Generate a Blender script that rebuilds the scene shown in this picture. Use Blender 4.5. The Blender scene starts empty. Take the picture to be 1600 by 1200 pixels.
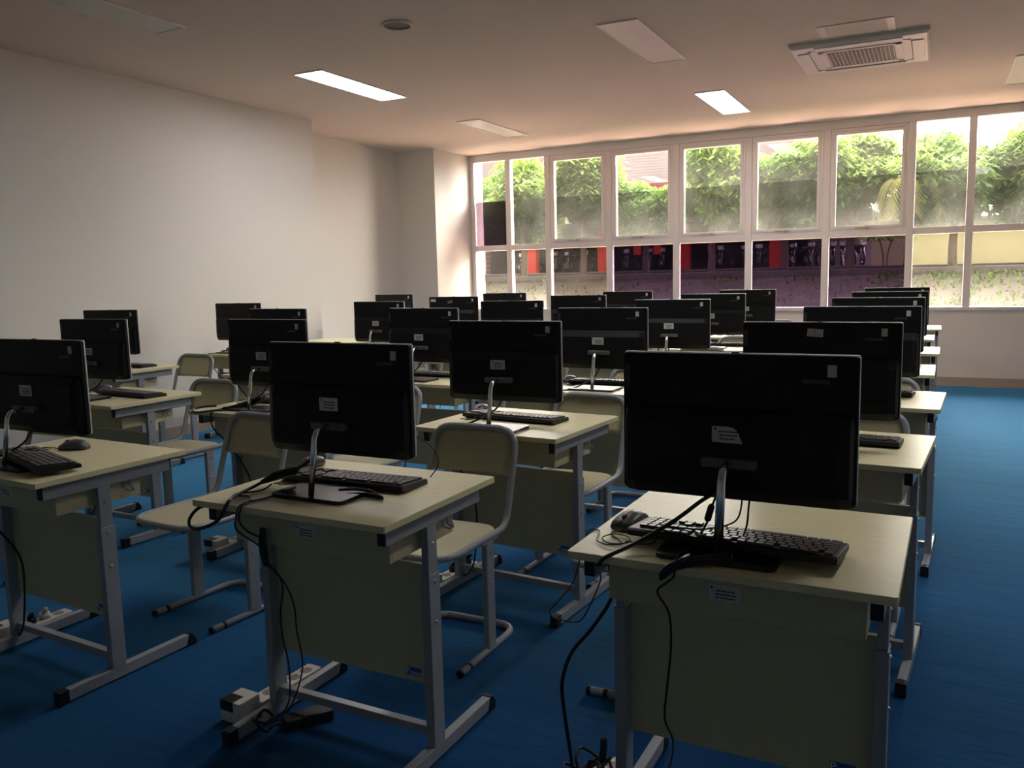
import bpy, bmesh, math, random
from mathutils import Vector, Matrix
random.seed(7)
S = bpy.context.scene
COL = S.collection
PI = math.pi

# ---------------------------------------------------------------- camera
cam_d = bpy.data.cameras.new('camera'); cam = bpy.data.objects.new('camera', cam_d); COL.objects.link(cam)
F_PX, YAW, PITCH, ROLL, EYE = 1310.6, 0.4679, 0.1283, 0.0239, 1.330
cam_d.sensor_fit = 'HORIZONTAL'; cam_d.sensor_width = 36.0; cam_d.lens = 36.0 * F_PX / 1600.0
cam_d.clip_start = 0.05; cam_d.clip_end = 500
fwd = Vector((-math.sin(YAW) * math.cos(PITCH), math.cos(YAW) * math.cos(PITCH), -math.sin(PITCH)))
rgt = Vector((math.cos(YAW), math.sin(YAW), 0)); dwn = fwd.cross(rgt)
r2 = rgt * math.cos(ROLL) + dwn * math.sin(ROLL); d2 = -rgt * math.sin(ROLL) + dwn * math.cos(ROLL)
cam.matrix_world = Matrix(((r2.x, -d2.x, -fwd.x, 0), (r2.y, -d2.y, -fwd.y, 0), (r2.z, -d2.z, -fwd.z, EYE), (0, 0, 0, 1)))
S.camera = cam

# ---------------------------------------------------------------- world, light, exposure
W = bpy.data.worlds.new('overcast_sky'); S.world = W; W.use_nodes = True
nt = W.node_tree; nt.nodes.clear()
o_ = nt.nodes.new('ShaderNodeOutputWorld'); bg = nt.nodes.new('ShaderNodeBackground')
tc = nt.nodes.new('ShaderNodeTexCoord')
def wmath(op, a, b=None):
    n = nt.nodes.new('ShaderNodeMath'); n.operation = op
    for i, v in enumerate((a, b)):
        if v is None: continue
        if isinstance(v, (int, float)): n.inputs[i].default_value = v
        else: nt.links.new(v, n.inputs[i])
    return n.outputs[0]
# overcast: even grey dome with the sun's broad glow behind the cloud on the window side
vd = nt.nodes.new('ShaderNodeVectorMath'); vd.operation = 'DOT_PRODUCT'; nt.links.new(tc.outputs['Generated'], vd.inputs[0])
vd.inputs[1].default_value = Vector((0.10, 0.60, 0.79)).normalized()
glow = wmath('POWER', wmath('MAXIMUM', vd.outputs['Value'], 0.0), 2.2)
nt.links.new(wmath('ADD', wmath('MULTIPLY', glow, 13.0), 0.95), bg.inputs[1])
bg.inputs[0].default_value = (1.0, 0.93, 0.87, 1)
nt.links.new(bg.outputs[0], o_.inputs[0])
YW, CEIL = 10.49, 2.992
pl_d = bpy.data.lights.new('window_portal', 'AREA'); pl_d.shape = 'RECTANGLE'; pl_d.size = 6.75; pl_d.size_y = 2.06
pl_d.cycles.is_portal = True
pl = bpy.data.objects.new('window_portal', pl_d); COL.objects.link(pl); pl.location = (-2.49, YW + 0.13, 1.88)
pl.rotation_euler = (-PI / 2, 0, 0)
S.view_settings.view_transform = 'Standard'; S.view_settings.look = 'None'
S.view_settings.exposure = 2.3; S.view_settings.gamma = 1.0; S.view_settings.use_curve_mapping = False
S.cycles.max_bounces = 12; S.cycles.diffuse_bounces = 8; S.cycles.transparent_max_bounces = 16
S.cycles.caustics_reflective = False; S.cycles.caustics_refractive = False
S.cycles.sample_clamp_indirect = 6.0

# ---------------------------------------------------------------- materials
def mat(name, col, rough=0.5, metal=0.0, noise=0.0, nscale=20.0, stretch=(1, 1, 1), bump=0.0, bscale=200.0, spec=0.5, emit=None, trans=0.0):
    m = bpy.data.materials.new(name); m.use_nodes = True
    t = m.node_tree; b = t.nodes['Principled BSDF']
    b.inputs['Base Color'].default_value = (*col, 1); b.inputs['Roughness'].default_value = rough
    b.inputs['Metallic'].default_value = metal; b.inputs['Specular IOR Level'].default_value = spec
    if noise or bump:
        tc = t.nodes.new('ShaderNodeTexCoord'); mp = t.nodes.new('ShaderNodeMapping'); mp.inputs['Scale'].default_value = stretch
        t.links.new(tc.outputs['Object'], mp.inputs[0])
    if noise:
        n = t.nodes.new('ShaderNodeTexNoise'); n.inputs['Scale'].default_value = nscale; n.inputs['Detail'].default_value = 6
        r = t.nodes.new('ShaderNodeValToRGB'); t.links.new(mp.outputs[0], n.inputs['Vector']); t.links.new(n.outputs['Fac'], r.inputs[0])
        r.color_ramp.elements[0].position = 0.3; r.color_ramp.elements[1].position = 0.7
        r.color_ramp.elements[0].color = (*[c * (1 - noise) for c in col], 1); r.color_ramp.elements[1].color = (*[min(1, c * (1 + noise)) for c in col], 1)
        t.links.new(r.outputs[0], b.inputs['Base Color'])
    if bump:
        n2 = t.nodes.new('ShaderNodeTexNoise'); n2.inputs['Scale'].default_value = bscale; n2.inputs['Detail'].default_value = 4
        bp = t.nodes.new('ShaderNodeBump'); bp.inputs['Strength'].default_value = bump; bp.inputs['Distance'].default_value = 0.01
        t.links.new(mp.outputs[0], n2.inputs['Vector']); t.links.new(n2.outputs['Fac'], bp.inputs['Height']); t.links.new(bp.outputs[0], b.inputs['Normal'])
    if emit:
        b.inputs['Emission Color'].default_value = (*emit[0], 1); b.inputs['Emission Strength'].default_value = emit[1]
    if trans:
        tr = t.nodes.new('ShaderNodeBsdfTranslucent'); tr.inputs[0].default_value = (*[min(1, c * 1.3) for c in col], 1)
        mx = t.nodes.new('ShaderNodeMixShader'); mx.inputs[0].default_value = trans
        out = t.nodes['Material Output']
        t.links.new(b.outputs[0], mx.inputs[1]); t.links.new(tr.outputs[0], mx.inputs[2]); t.links.new(mx.outputs[0], out.inputs[0])
    return m

def glass_mat(name, tint, dust=0.05, dustcol=(0.9, 0.85, 0.8), streak=0.6, zlo=0.88):
    """window glass: clear or tinted sheet, faint reflection, a little dirt on it"""
    m = bpy.data.materials.new(name); m.use_nodes = True; t = m.node_tree; t.nodes.clear()
    out = t.nodes.new('ShaderNodeOutputMaterial'); tr = t.nodes.new('ShaderNodeBsdfTransparent'); tr.inputs[0].default_value = (*tint, 1)
    gl = t.nodes.new('ShaderNodeBsdfGlossy'); gl.inputs['Roughness'].default_value = 0.02
    lw = t.nodes.new('ShaderNodeFresnel'); lw.inputs['IOR'].default_value = 1.25
    mx = t.nodes.new('ShaderNodeMixShader'); t.links.new(lw.outputs[0], mx.inputs[0]); t.links.new(tr.outputs[0], mx.inputs[1]); t.links.new(gl.outputs[0], mx.inputs[2])
    du = t.nodes.new('ShaderNodeBsdfTranslucent'); du.inputs[0].default_value = (*dustcol, 1)
    tc = t.nodes.new('ShaderNodeTexCoord'); n = t.nodes.new('ShaderNodeTexNoise'); n.inputs['Scale'].default_value = 2.2; n.inputs['Detail'].default_value = 5
    t.links.new(tc.outputs['Object'], n.inputs['Vector'])
    mr = t.nodes.new('ShaderNodeMapRange'); mr.inputs[1].default_value = 0.3; mr.inputs[2].default_value = 0.7
    mr.inputs[3].default_value = dust * (1 - streak); mr.inputs[4].default_value = dust * (1 + streak)
    t.links.new(n.outputs['Fac'], mr.inputs[0])
    sz = t.nodes.new('ShaderNodeSeparateXYZ'); t.links.new(tc.outputs['Object'], sz.inputs[0])
    gz = t.nodes.new('ShaderNodeMapRange'); gz.interpolation_type = 'SMOOTHSTEP'; gz.inputs[1].default_value = zlo; gz.inputs[2].default_value = zlo + .32
    gz.inputs[3].default_value = 5.0; gz.inputs[4].default_value = 1.0; t.links.new(sz.outputs['Z'], gz.inputs[0])
    ml = t.nodes.new('ShaderNodeMath'); ml.operation = 'MULTIPLY'; t.links.new(mr.outputs[0], ml.inputs[0]); t.links.new(gz.outputs[0], ml.inputs[1])
    m2 = t.nodes.new('ShaderNodeMixShader'); t.links.new(ml.outputs[0], m2.inputs[0]); t.links.new(mx.outputs[0], m2.inputs[1]); t.links.new(du.outputs[0], m2.inputs[2])
    t.links.new(m2.outputs[0], out.inputs[0])
    return m

M = {}
M['wall'] = mat('white_wall_paint', (0.69, 0.67, 0.63), 0.75, bump=0.04, bscale=120, spec=0.25)
M['wall_lit'] = mat('window_lit_wall_paint', (0.90, 0.81, 0.73), 0.75, bump=0.04, bscale=120, spec=0.25)  # same wall paint, lightened and warmed to hold bounce light near the windows
M['ceiling'] = mat('ceiling_paint', (0.67, 0.59, 0.525), 0.85, bump=0.03, bscale=90, spec=0.15)
M['skirting'] = mat('beige_skirting', (0.50, 0.40, 0.33), 0.5)
M['tile'] = mat('floor_screed', (0.35, 0.30, 0.27), 0.6, noise=0.1, nscale=6)
M['frame'] = mat('white_aluminium', (0.88, 0.81, 0.78), 0.4, spec=0.4)
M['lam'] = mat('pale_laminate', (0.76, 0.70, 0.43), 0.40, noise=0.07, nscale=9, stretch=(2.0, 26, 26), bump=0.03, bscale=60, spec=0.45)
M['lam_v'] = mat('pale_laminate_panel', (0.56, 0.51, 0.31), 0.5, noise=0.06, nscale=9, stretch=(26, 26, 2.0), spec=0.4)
M['edge'] = mat('laminate_edging', (0.45, 0.41, 0.29), 0.45)
M['steel'] = mat('grey_painted_steel', (0.31, 0.33, 0.35), 0.33, noise=0.05, nscale=60, spec=0.5)
M['chrome'] = mat('chrome', (0.80, 0.81, 0.83), 0.24, metal=1.0, noise=0.04, nscale=30)
M['screw'] = mat('screw_metal', (0.7, 0.7, 0.72), 0.3, metal=1.0)
M['blk'] = mat('black_plastic', (0.012, 0.012, 0.013), 0.45, noise=0.2, nscale=80, spec=0.35)
M['shell'] = mat('black_monitor_shell', (0.0065, 0.0068, 0.0080), 0.5, bump=0.02, bscale=700, spec=0.25)
M['hinge'] = mat('dark_grey_hinge', (0.12, 0.12, 0.13), 0.35)
M['band'] = mat('dark_grey_print', (0.032, 0.032, 0.036), 0.5)
M['print'] = mat('grey_print', (0.05, 0.05, 0.055), 0.5)
M['silver'] = mat('silver_bezel', (0.78, 0.77, 0.75), 0.35, metal=0.5)
M['screen'] = mat('dark_screen', (0.005, 0.005, 0.006), 0.12)
M['base'] = mat('black_glossy_base', (0.010, 0.010, 0.012), 0.3)
M['cable'] = mat('black_cable', (0.010, 0.010, 0.011), 0.45)
M['keys'] = mat('key_caps', (0.075, 0.068, 0.07), 0.35, noise=0.08, nscale=40)
M['mouse'] = mat('mouse_plastic', (0.05, 0.053, 0.06), 0.38)
M['red'] = mat('red_wheel', (0.45, 0.02, 0.03), 0.4)
M['paper'] = mat('white_label_paper', (0.62, 0.61, 0.58), 0.7, noise=0.04, nscale=60)
M['ink'] = mat('dark_ink', (0.03, 0.03, 0.035), 0.6)
M['bluest'] = mat('blue_sticker', (0.03, 0.13, 0.40), 0.4)
M['whitetxt'] = mat('white_print', (0.85, 0.87, 0.9), 0.5)
M['whitepl'] = mat('white_plastic', (0.66, 0.63, 0.58), 0.4)
M['socket'] = mat('beige_socket', (0.30, 0.26, 0.20), 0.45)
M['ac'] = mat('cassette_plastic', (0.66, 0.62, 0.58), 0.45)
M['grille'] = mat('dark_grille', (0.10, 0.08, 0.07), 0.6)
M['diff_on'] = mat('lit_diffuser', (0.9, 0.9, 0.9), 0.5, emit=((1.0, 0.97, 0.98), 4.3))
M['diff_off'] = mat('unlit_reflector', (0.50, 0.51, 0.44), 0.4, spec=0.5)

# carpet: blue needle felt with soft ruffles across the aisle
m = mat('blue_carpet', (0.012, 0.100, 0.235), 0.9, spec=0.05); t = m.node_tree; b = t.nodes['Principled BSDF']
b.inputs['Specular Tint'].default_value = (0.25, 0.72, 1, 1); b.inputs['Sheen Weight'].default_value = 0.0
shn = t.nodes.new('ShaderNodeBsdfSheen'); shn.inputs['Color'].default_value = (0.15, 0.58, 1.0, 1); shn.inputs['Roughness'].default_value = 0.40
ads = t.nodes.new('ShaderNodeAddShader'); t.links.new(b.outputs[0], ads.inputs[0]); t.links.new(shn.outputs[0], ads.inputs[1]); t.links.new(ads.outputs[0], t.nodes['Material Output'].inputs[0])
tc = t.nodes.new('ShaderNodeTexCoord')
n1 = t.nodes.new('ShaderNodeTexNoise'); n1.inputs['Scale'].default_value = 260; n1.inputs['Detail'].default_value = 3
mp = t.nodes.new('ShaderNodeMapping'); mp.inputs['Scale'].default_value = (0.9, 3.4, 1); mp.inputs['Rotation'].default_value = (0, 0, 0.25)
n2 = t.nodes.new('ShaderNodeTexNoise'); n2.inputs['Scale'].default_value = 2.2; n2.inputs['Detail'].default_value = 3; n2.inputs['Roughness'].default_value = 0.6
t.links.new(tc.outputs['Object'], n1.inputs['Vector']); t.links.new(tc.outputs['Object'], mp.inputs[0]); t.links.new(mp.outputs[0], n2.inputs['Vector'])
mixh = t.nodes.new('ShaderNodeMath'); mixh.operation = 'MULTIPLY_ADD'; mixh.inputs[1].default_value = 0.05
t.links.new(n1.outputs['Fac'], mixh.inputs[0]); t.links.new(n2.outputs['Fac'], mixh.inputs[2])
bmp = t.nodes.new('ShaderNodeBump'); bmp.inputs['Strength'].default_value = 0.38; bmp.inputs['Distance'].default_value = 0.05
t.links.new(mixh.outputs[0], bmp.inputs['Height']); t.links.new(bmp.outputs[0], b.inputs['Normal'])
r = t.nodes.new('ShaderNodeValToRGB'); r.color_ramp.elements[0].color = (0.0028, 0.021, 0.088, 1); r.color_ramp.elements[1].color = (0.0046, 0.034, 0.130, 1)
r.color_ramp.elements[0].position = 0.3; r.color_ramp.elements[1].position = 0.7
t.links.new(n1.outputs['Fac'], r.inputs[0]); t.links.new(r.outputs[0], b.inputs['Base Color'])
M['carpet'] = m

# ---------------------------------------------------------------- helpers
class MB:
    def __init__(s): s.bm = bmesh.new()
    def _add(s, pts, faces, smooth=False):
        vs = [s.bm.verts.new(p) for p in pts]
        for f in faces:
            try:
                fc = s.bm.faces.new([vs[i] for i in f]); fc.smooth = smooth
            except ValueError: pass
        return vs
    def box(s, lo, hi, bev=0.0, mtx=None, seg=2):
        b = bmesh.new(); x0, y0, z0 = lo; x1, y1, z1 = hi
        vs = [b.verts.new(p) for p in ((x0, y0, z0), (x1, y0, z0), (x1, y1, z0), (x0, y1, z0), (x0, y0, z1), (x1, y0, z1), (x1, y1, z1), (x0, y1, z1))]
        for f in ((3, 2, 1, 0), (4, 5, 6, 7), (0, 1, 5, 4), (1, 2, 6, 5), (2, 3, 7, 6), (3, 0, 4, 7)): b.faces.new([vs[i] for i in f])
        if bev: bmesh.ops.bevel(b, geom=b.edges[:], offset=bev, segments=seg, profile=0.5, affect='EDGES')
        s.merge(b, mtx); return s
    def merge(s, b, mtx=None):
        if mtx is not None: bmesh.ops.transform(b, matrix=mtx, verts=b.verts[:])
        mp = {v: s.bm.verts.new(v.co) for v in b.verts}
        for f in b.faces:
            try:
                nf = s.bm.faces.new([mp[v] for v in f.verts]); nf.smooth = f.smooth
            except ValueError: pass
        b.free()
    def prism(s, poly, z0, z1, bev=0.0, mtx=None):
        """poly in xy, extruded along z"""
        b = bmesh.new(); n = len(poly)
        lo = [b.verts.new((p[0], p[1], z0)) for p in poly]; hi = [b.verts.new((p[0], p[1], z1)) for p in poly]
        b.faces.new(lo[::-1]); b.faces.new(hi)
        for i in range(n): b.faces.new((lo[i], lo[(i + 1) % n], hi[(i + 1) % n], hi[i]))
        if bev:
            ed = [e_ for e_ in b.edges if abs(e_.verts[0].co.z - e_.verts[1].co.z) < 1e-7]
            bmesh.ops.bevel(b, geom=ed, offset=bev, segments=2, profile=0.5, affect='EDGES')
        bmesh.ops.recalc_face_normals(b, faces=b.faces[:])
        s.merge(b, mtx); return s
    def tube(s, pts, r, n=8, closed=False, flat=None, caps=True):
        """sweep a round (or flat=(rx,ry)) section along pts"""
        P = [Vector(p) for p in pts]; k = len(P); T = []
        for i in range(k):
            a = P[(i - 1) % k] if (closed or i > 0) else P[i]; c = P[(i + 1) % k] if (closed or i < k - 1) else P[i]
            d = c - a; T.append(d.normalized() if d.length > 1e-9 else Vector((0, 0, 1)))
        up = Vector((0, 0, 1)) if abs(T[0].z) < 0.9 else Vector((0, 1, 0))
        u = (up - T[0] * up.dot(T[0])).normalized(); rings = []
        for i in range(k):
            u = (u - T[i] * u.dot(T[i])).normalized(); v = T[i].cross(u); ring = []
            rr = r[i] if isinstance(r, (list, tuple)) else r
            for j in range(n):
                a = 2 * PI * j / n; ru, rv = (flat if flat else (rr, rr))
                ring.append(s.bm.verts.new(P[i] + u * math.cos(a) * ru + v * math.sin(a) * rv))
            rings.append(ring)
        for i in range(k if closed else k - 1):
            A, B = rings[i], rings[(i + 1) % k]
            for j in range(n):
                f = s.bm.faces.new((A[j], A[(j + 1) % n], B[(j + 1) % n], B[j])); f.smooth = True
        if not closed and caps: s.bm.faces.new(rings[0][::-1]); s.bm.faces.new(rings[-1])
        return s
    def cyl(s, a, b_, r, n=16): return s.tube([a, b_], r, n)
    def quad(s, a, b_, c, d): s._add([a, b_, c, d], [(0, 1, 2, 3)]); return s
    def text(s, body, size, mtx, ex=0.0004):
        c = bpy.data.curves.new('lettering', 'FONT'); c.body = body; c.size = size; c.extrude = ex; c.resolution_u = 3; c.align_x = 'CENTER'; c.align_y = 'CENTER'
        ob = bpy.data.objects.new('lettering', c); COL.objects.link(ob); bpy.context.view_layer.update()
        me = bpy.data.meshes.new_from_object(ob.evaluated_get(bpy.context.evaluated_depsgraph_get()))
        b = bmesh.new(); b.from_mesh(me); bpy.data.objects.remove(ob); bpy.data.curves.remove(c); bpy.data.meshes.remove(me)
        s.merge(b, mtx); return s
    def build(s, name, m, parent=None, smooth=None, loc=None):
        me = bpy.data.meshes.new(name); bmesh.ops.recalc_face_normals(s.bm, faces=s.bm.faces[:]) if smooth is None else None
        s.bm.to_mesh(me); s.bm.free(); me.materials.append(M[m] if isinstance(m, str) else m)
        ob = bpy.data.objects.new(name, me); COL.objects.link(ob)
        if parent is not None: ob.parent = parent
        if loc is not None: ob.location = loc
        return ob

def fillet(pts, rad, closed=False, seg=6):
    """round the corners of a polyline"""
    P = [Vector(p) for p in pts]; k = len(P); out = []
    for i in range(k):
        r = rad[i] if isinstance(rad, (list, tuple)) else rad
        if (not closed and i in (0, k - 1)) or r <= 0: out.append(P[i]); continue
        a = P[(i - 1) % k] - P[i]; c = P[(i + 1) % k] - P[i]; la, lc = a.length, c.length
        a.normalize(); c.normalize(); ang = a.angle(c); d = min(r / math.tan(ang / 2), la * 0.49, lc * 0.49)
        p0 = P[i] + a * d; p1 = P[i] + c * d
        for j in range(seg + 1):
            q = j / seg; out.append(p0.lerp(P[i], q).lerp(P[i].lerp(p1, q), q))
    return out

def spline(pts, seg=8):
    P = [Vector(p) for p in pts]; out = []
    for i in range(len(P) - 1):
        p0 = P[max(i - 1, 0)]; p1 = P[i]; p2 = P[i + 1]; p3 = P[min(i + 2, len(P) - 1)]
        for j in range(seg):
            t_ = j / seg
            out.append(0.5 * (2 * p1 + (p2 - p0) * t_ + (2 * p0 - 5 * p1 + 4 * p2 - p3) * t_ ** 2 + (3 * p1 - p0 - 3 * p2 + p3) * t_ ** 3))
    out.append(P[-1]); return out

def tag(o, label=None, cat=None, group=None, kind=None):
    if label: o['label'] = label
    if cat: o['category'] = cat
    if group: o['group'] = group
    if kind: o['kind'] = kind
    return o
def thing(name, label, cat, loc=(0, 0, 0), rz=0.0, group=None):
    o = bpy.data.objects.new(name, None); COL.objects.link(o); o.location = loc; o.rotation_euler = (0, 0, rz); o.empty_display_size = 0.1
    return tag(o, label, cat, group)
def struct(o): o['kind'] = 'structure'; return o
def kids(o): return [c for c in COL.objects if c.parent == o]
KC = {}
def copy_tree(o, parent=None):
    c = o.copy(); COL.objects.link(c)
    if parent is not None: c.parent = parent
    for ch in KC.setdefault(o.name, kids(o)): copy_tree(ch, c)
    return c

# ---------------------------------------------------------------- room shell
XL, XR, XE = -5.90, -6.44, 2.05        # near wall, recess wall, far side of aisle
YB = -2.6
struct(MB().box((-6.7, YB - .15, -0.12), (XE + .2, YW + .25, -0.012)).build('floor', 'tile'))
c = MB(); edge = []                       # carpet with a ragged cut edge at the window wall
random.seed(3); x = XR + .005
nx = 70; ys = []
poly = [(XR + .005, 7.18), (XL + .005, 7.18), (XL + .005, YB + .01), (XE - .01, YB + .01)]
xs = [XE - .01 - (XE - .01 - (-5.87)) * i / nx for i in range(nx + 1)]
for q in xs: poly.append((q, YW - .035 - random.random() * .035 - (0.05 if 0.45 < q < 0.62 else 0)))
poly += [(-5.87, 9.53), (XR + .005, 9.53)]
bm_ = bmesh.new(); vs = [bm_.verts.new((p[0], p[1], 0)) for p in poly]; top = bm_.faces.new(vs)
r_ = bmesh.ops.extrude_face_region(bm_, geom=[top])
bmesh.ops.translate(bm_, vec=(0, 0, -0.011), verts=[v for v in r_['geom'] if isinstance(v, bmesh.types.BMVert)])
c.merge(bm_); o = c.build('carpet', 'carpet'); tag(o, 'bright blue wall-to-wall carpet with a ragged edge below the windows', 'carpet')
o['kind'] = 'structure'
struct(MB().box((-6.7, YB - .15, CEIL), (XE + .2, YW + .25, CEIL + .15)).build('ceiling', 'ceiling'))
w = MB(); w.box((-6.7, YB - .15, -.012), (XL, 7.173, CEIL)).box((-6.7, 7.173, -.012), (XR, 9.537, CEIL)); struct(w.build('wall_left', 'wall'))
struct(MB().box((-6.7, 9.537, -.012), (-5.88, YW + .2, CEIL)).build('wall_pilaster', 'wall'))
struct(MB().box((XE, YB - .15, -.012), (XE + .2, YW + .25, CEIL)).build('wall_right', 'wall'))
struct(MB().box((-6.7, YB - .2, -.012), (XE + .2, YB, CEIL)).build('wall_back', 'wall'))
w = MB(); w.box((-5.88, YW, -.012), (XE, YW + .2, 0.84)).box((0.93, YW, 0.84), (XE, YW + .2, CEIL)).box((-5.88, YW + .08, 2.93), (0.93, YW + .2, CEIL)); struct(w.build('wall_front', 'wall_lit'))
struct(MB().box((-5.88, YW - .012, -.012), (XE, YW, .095), .003).build('baseboard_front', 'skirting'))
struct(MB().box((XL, YB, -.012), (XL + .012, 7.173, .095), .003).build('baseboard_left', 'skirting'))
struct(MB().box((XE - .012, YB, -.012), (XE, YW - .02, .095), .003).build('baseboard_right', 'skirting'))

# ---------------------------------------------------------------- windows
M['g_clear'] = glass_mat('clear_glass', (0.93, 0.94, 0.93), 0.008)
M['g_hazy'] = glass_mat('dusty_glass', (0.86, 0.86, 0.82), 0.0042, (0.85, 0.80, 0.72))
M['g_mid'] = glass_mat('dusty_tinted_glass', (0.62, 0.58, 0.56), 0.0026, (0.8, 0.74, 0.68))
M['g_purple'] = glass_mat('purple_tint_film', (0.34, 0.275, 0.36), 0.0007, (0.6, 0.5, 0.7))
M['g_film'] = glass_mat('grey_tint_film', (0.64, 0.65, 0.61), 0.0055, (0.8, 0.8, 0.74), zlo=1.79)
M['g_film_dark'] = glass_mat('dark_tint_film', (0.30, 0.25, 0.29), 0.0008, (0.6, 0.5, 0.7))
M['g_film_lite'] = glass_mat('light_tint_film', (0.80, 0.82, 0.78), 0.0055, (0.8, 0.8, 0.74))
ZS, ZT0, ZT1, ZF = 0.86, 1.685, 1.755, 2.357
edges = [-5.86, -5.29, -4.70, -3.83, -2.94, -2.05, -1.17, -0.285, 0.30, 0.90]
lowm = ['g_hazy', 'g_hazy', 'g_mid', 'g_purple', 'g_purple', 'g_purple', 'g_purple', 'g_hazy', 'g_hazy']
film = ['g_film_dark', 'g_film_lite', 'g_film', 'g_film', 'g_film', 'g_film', 'g_film', 'g_film', 'g_film']
def ring(mb, x0, x1, z0, z1, wd, y0, y1):
    mb.box((x0, y0, z0), (x0 + wd, y1, z1), .003).box((x1 - wd, y0, z0), (x1, y1, z1), .003)
    mb.box((x0 + wd, y0, z0), (x1 - wd, y1, z0 + wd), .003).box((x0 + wd, y0, z1 - wd), (x1 - wd, y1, z1), .003)
fr = MB()
fr.box((-5.88, YW - .015, 2.90), (0.93, YW + .08, 2.992), .004).box((-5.88, YW - .03, .835), (0.93, YW + .10, .875), .005)
fr.box((-5.86, YW, ZT0 - .005), (0.90, YW + .08, ZT1), .004).box((-5.88, YW - .01, .875), (-5.82, YW + .08, 2.90), .004).box((.86, YW - .01, .875), (.93, YW + .08, 2.90), .004)
for xm in edges[1:-1]: fr.box((xm - .038, YW - .012, .875), (xm + .038, YW + .08, 2.90), .004)
struct(fr.build('trim_1', 'frame'))
for i in range(9):
    x0, x1 = edges[i], edges[i + 1]; a = x0 + (.04 if i else .045); b_ = x1 - (.04 if i < 8 else .045)
    win = bpy.data.objects.new('window_%d' % (i + 1), None); COL.objects.link(win); struct(win); win.location = (0, 0, 0)
    lo = MB(); lo.box((a, YW + .035, .876), (b_, YW + .04, ZT0 - .006)); lo.build('lower_pane', lowm[i], win)
    if 2 <= i <= 6:
        sf = MB(); ring(sf, a, b_, ZT1 + .002, 2.898, .035, YW - .004, YW + .07); ring(sf, a + .03, b_ - .03, ZT1 + .02, 2.86, .032, YW - .016, YW + .06); sf.build('sash_frame', 'frame', win)
        g0, g1, z0, z1 = a + .055, b_ - .055, ZT1 + .045, 2.835
        h = MB(); cx = (a + b_) / 2
        h.box((cx - .02, YW - .032, ZT1 + .012), (cx + .02, YW - .016, ZT1 + .040), .003); h.box((cx - .13, YW - .040, ZT1 + .022), (cx + .05, YW - .030, ZT1 + .034), .003); h.build('handle', 'skirting', win)
    else:
        g0, g1, z0, z1 = a, b_, ZT1, 2.90
    MB().box((g0, YW + .035, z0), (g1, YW + .039, z1)).build('upper_pane', 'g_clear', win)
    MB().box((g0, YW + .028, z0), (g1, YW + .030, ZF)).build('tint_film', film[i], win)

# ---------------------------------------------------------------- ceiling fittings
def ceiling_light(x, y, lit, label, tilt=0):
    t_ = thing('ceiling_light', label, 'ceiling light', (x, y, CEIL - .008), 0, 'recessed ceiling panel lights')
    f = MB(); w2, l2 = .1425, .605
    f.box((-w2, -l2, -.004), (-w2 + .007, l2, .008)).box((w2 - .007, -l2, -.004), (w2, l2, .008)).box((-w2 + .007, -l2, -.004), (w2 - .007, -l2 + .007, .008)).box((-w2 + .007, l2 - .007, -.004), (w2 - .007, l2, .008))
    f.build('frame', 'frame', t_)
    d = MB(); d.box((-w2 + .007, -l2 + .007, 0.0), (w2 - .007, l2 - .007, .0075)); d.build('diffuser', 'diff_on' if lit else 'diff_off', t_)
    return t_
ceiling_light(-4.56, 6.13, 1, 'glowing white ceiling panel between the white wall and the ceiling downlight')
ceiling_light(-1.95, 8.68, 1, 'glowing white ceiling panel nearest the windows')
ceiling_light(-1.96, 6.15, 0, 'unlit ceiling panel beside the air conditioner on the side away from the aisle')
ceiling_light(-4.54, 8.68, 0, 'unlit ceiling panel with a shiny reflection near the window corner')
ceiling_light(0.65, 8.72, 0, 'unlit ceiling panel cut off by the picture edge above the aisle')
ceiling_light(-4.57, 3.57, 0, 'dim unlit ceiling panel farthest from the windows beside the white wall')
ceiling_light(-1.96, 3.59, 1, 'added unseen glowing white ceiling panel above the second row of desks')  # out of view on the light grid; added lit to brighten near desk tops
ceiling_light(0.65, 3.59, 1, 'added unseen glowing white ceiling panel above the aisle beside the second row')  # likewise out of view, added to light the near desk tops
sp_ = thing('ceiling_downlight', 'small round downlight with a dark inside set in the ceiling', 'downlight', (-3.24, 4.853, CEIL))
r_ = MB()
for k in range(1): r_.tube([(.098 * math.cos(a * PI / 16), .098 * math.sin(a * PI / 16), -.006) for a in range(32)], .010, 8, closed=True)
r_.build('rim', 'ac', sp_)
g = MB(); g.prism([(.092 * math.cos(a * PI / 16), .092 * math.sin(a * PI / 16)) for a in range(32)], -.004, -.0005); g.build('grille', 'grille', sp_)  # flat dark disc stands in for the shaded inside of the downlight can

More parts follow.
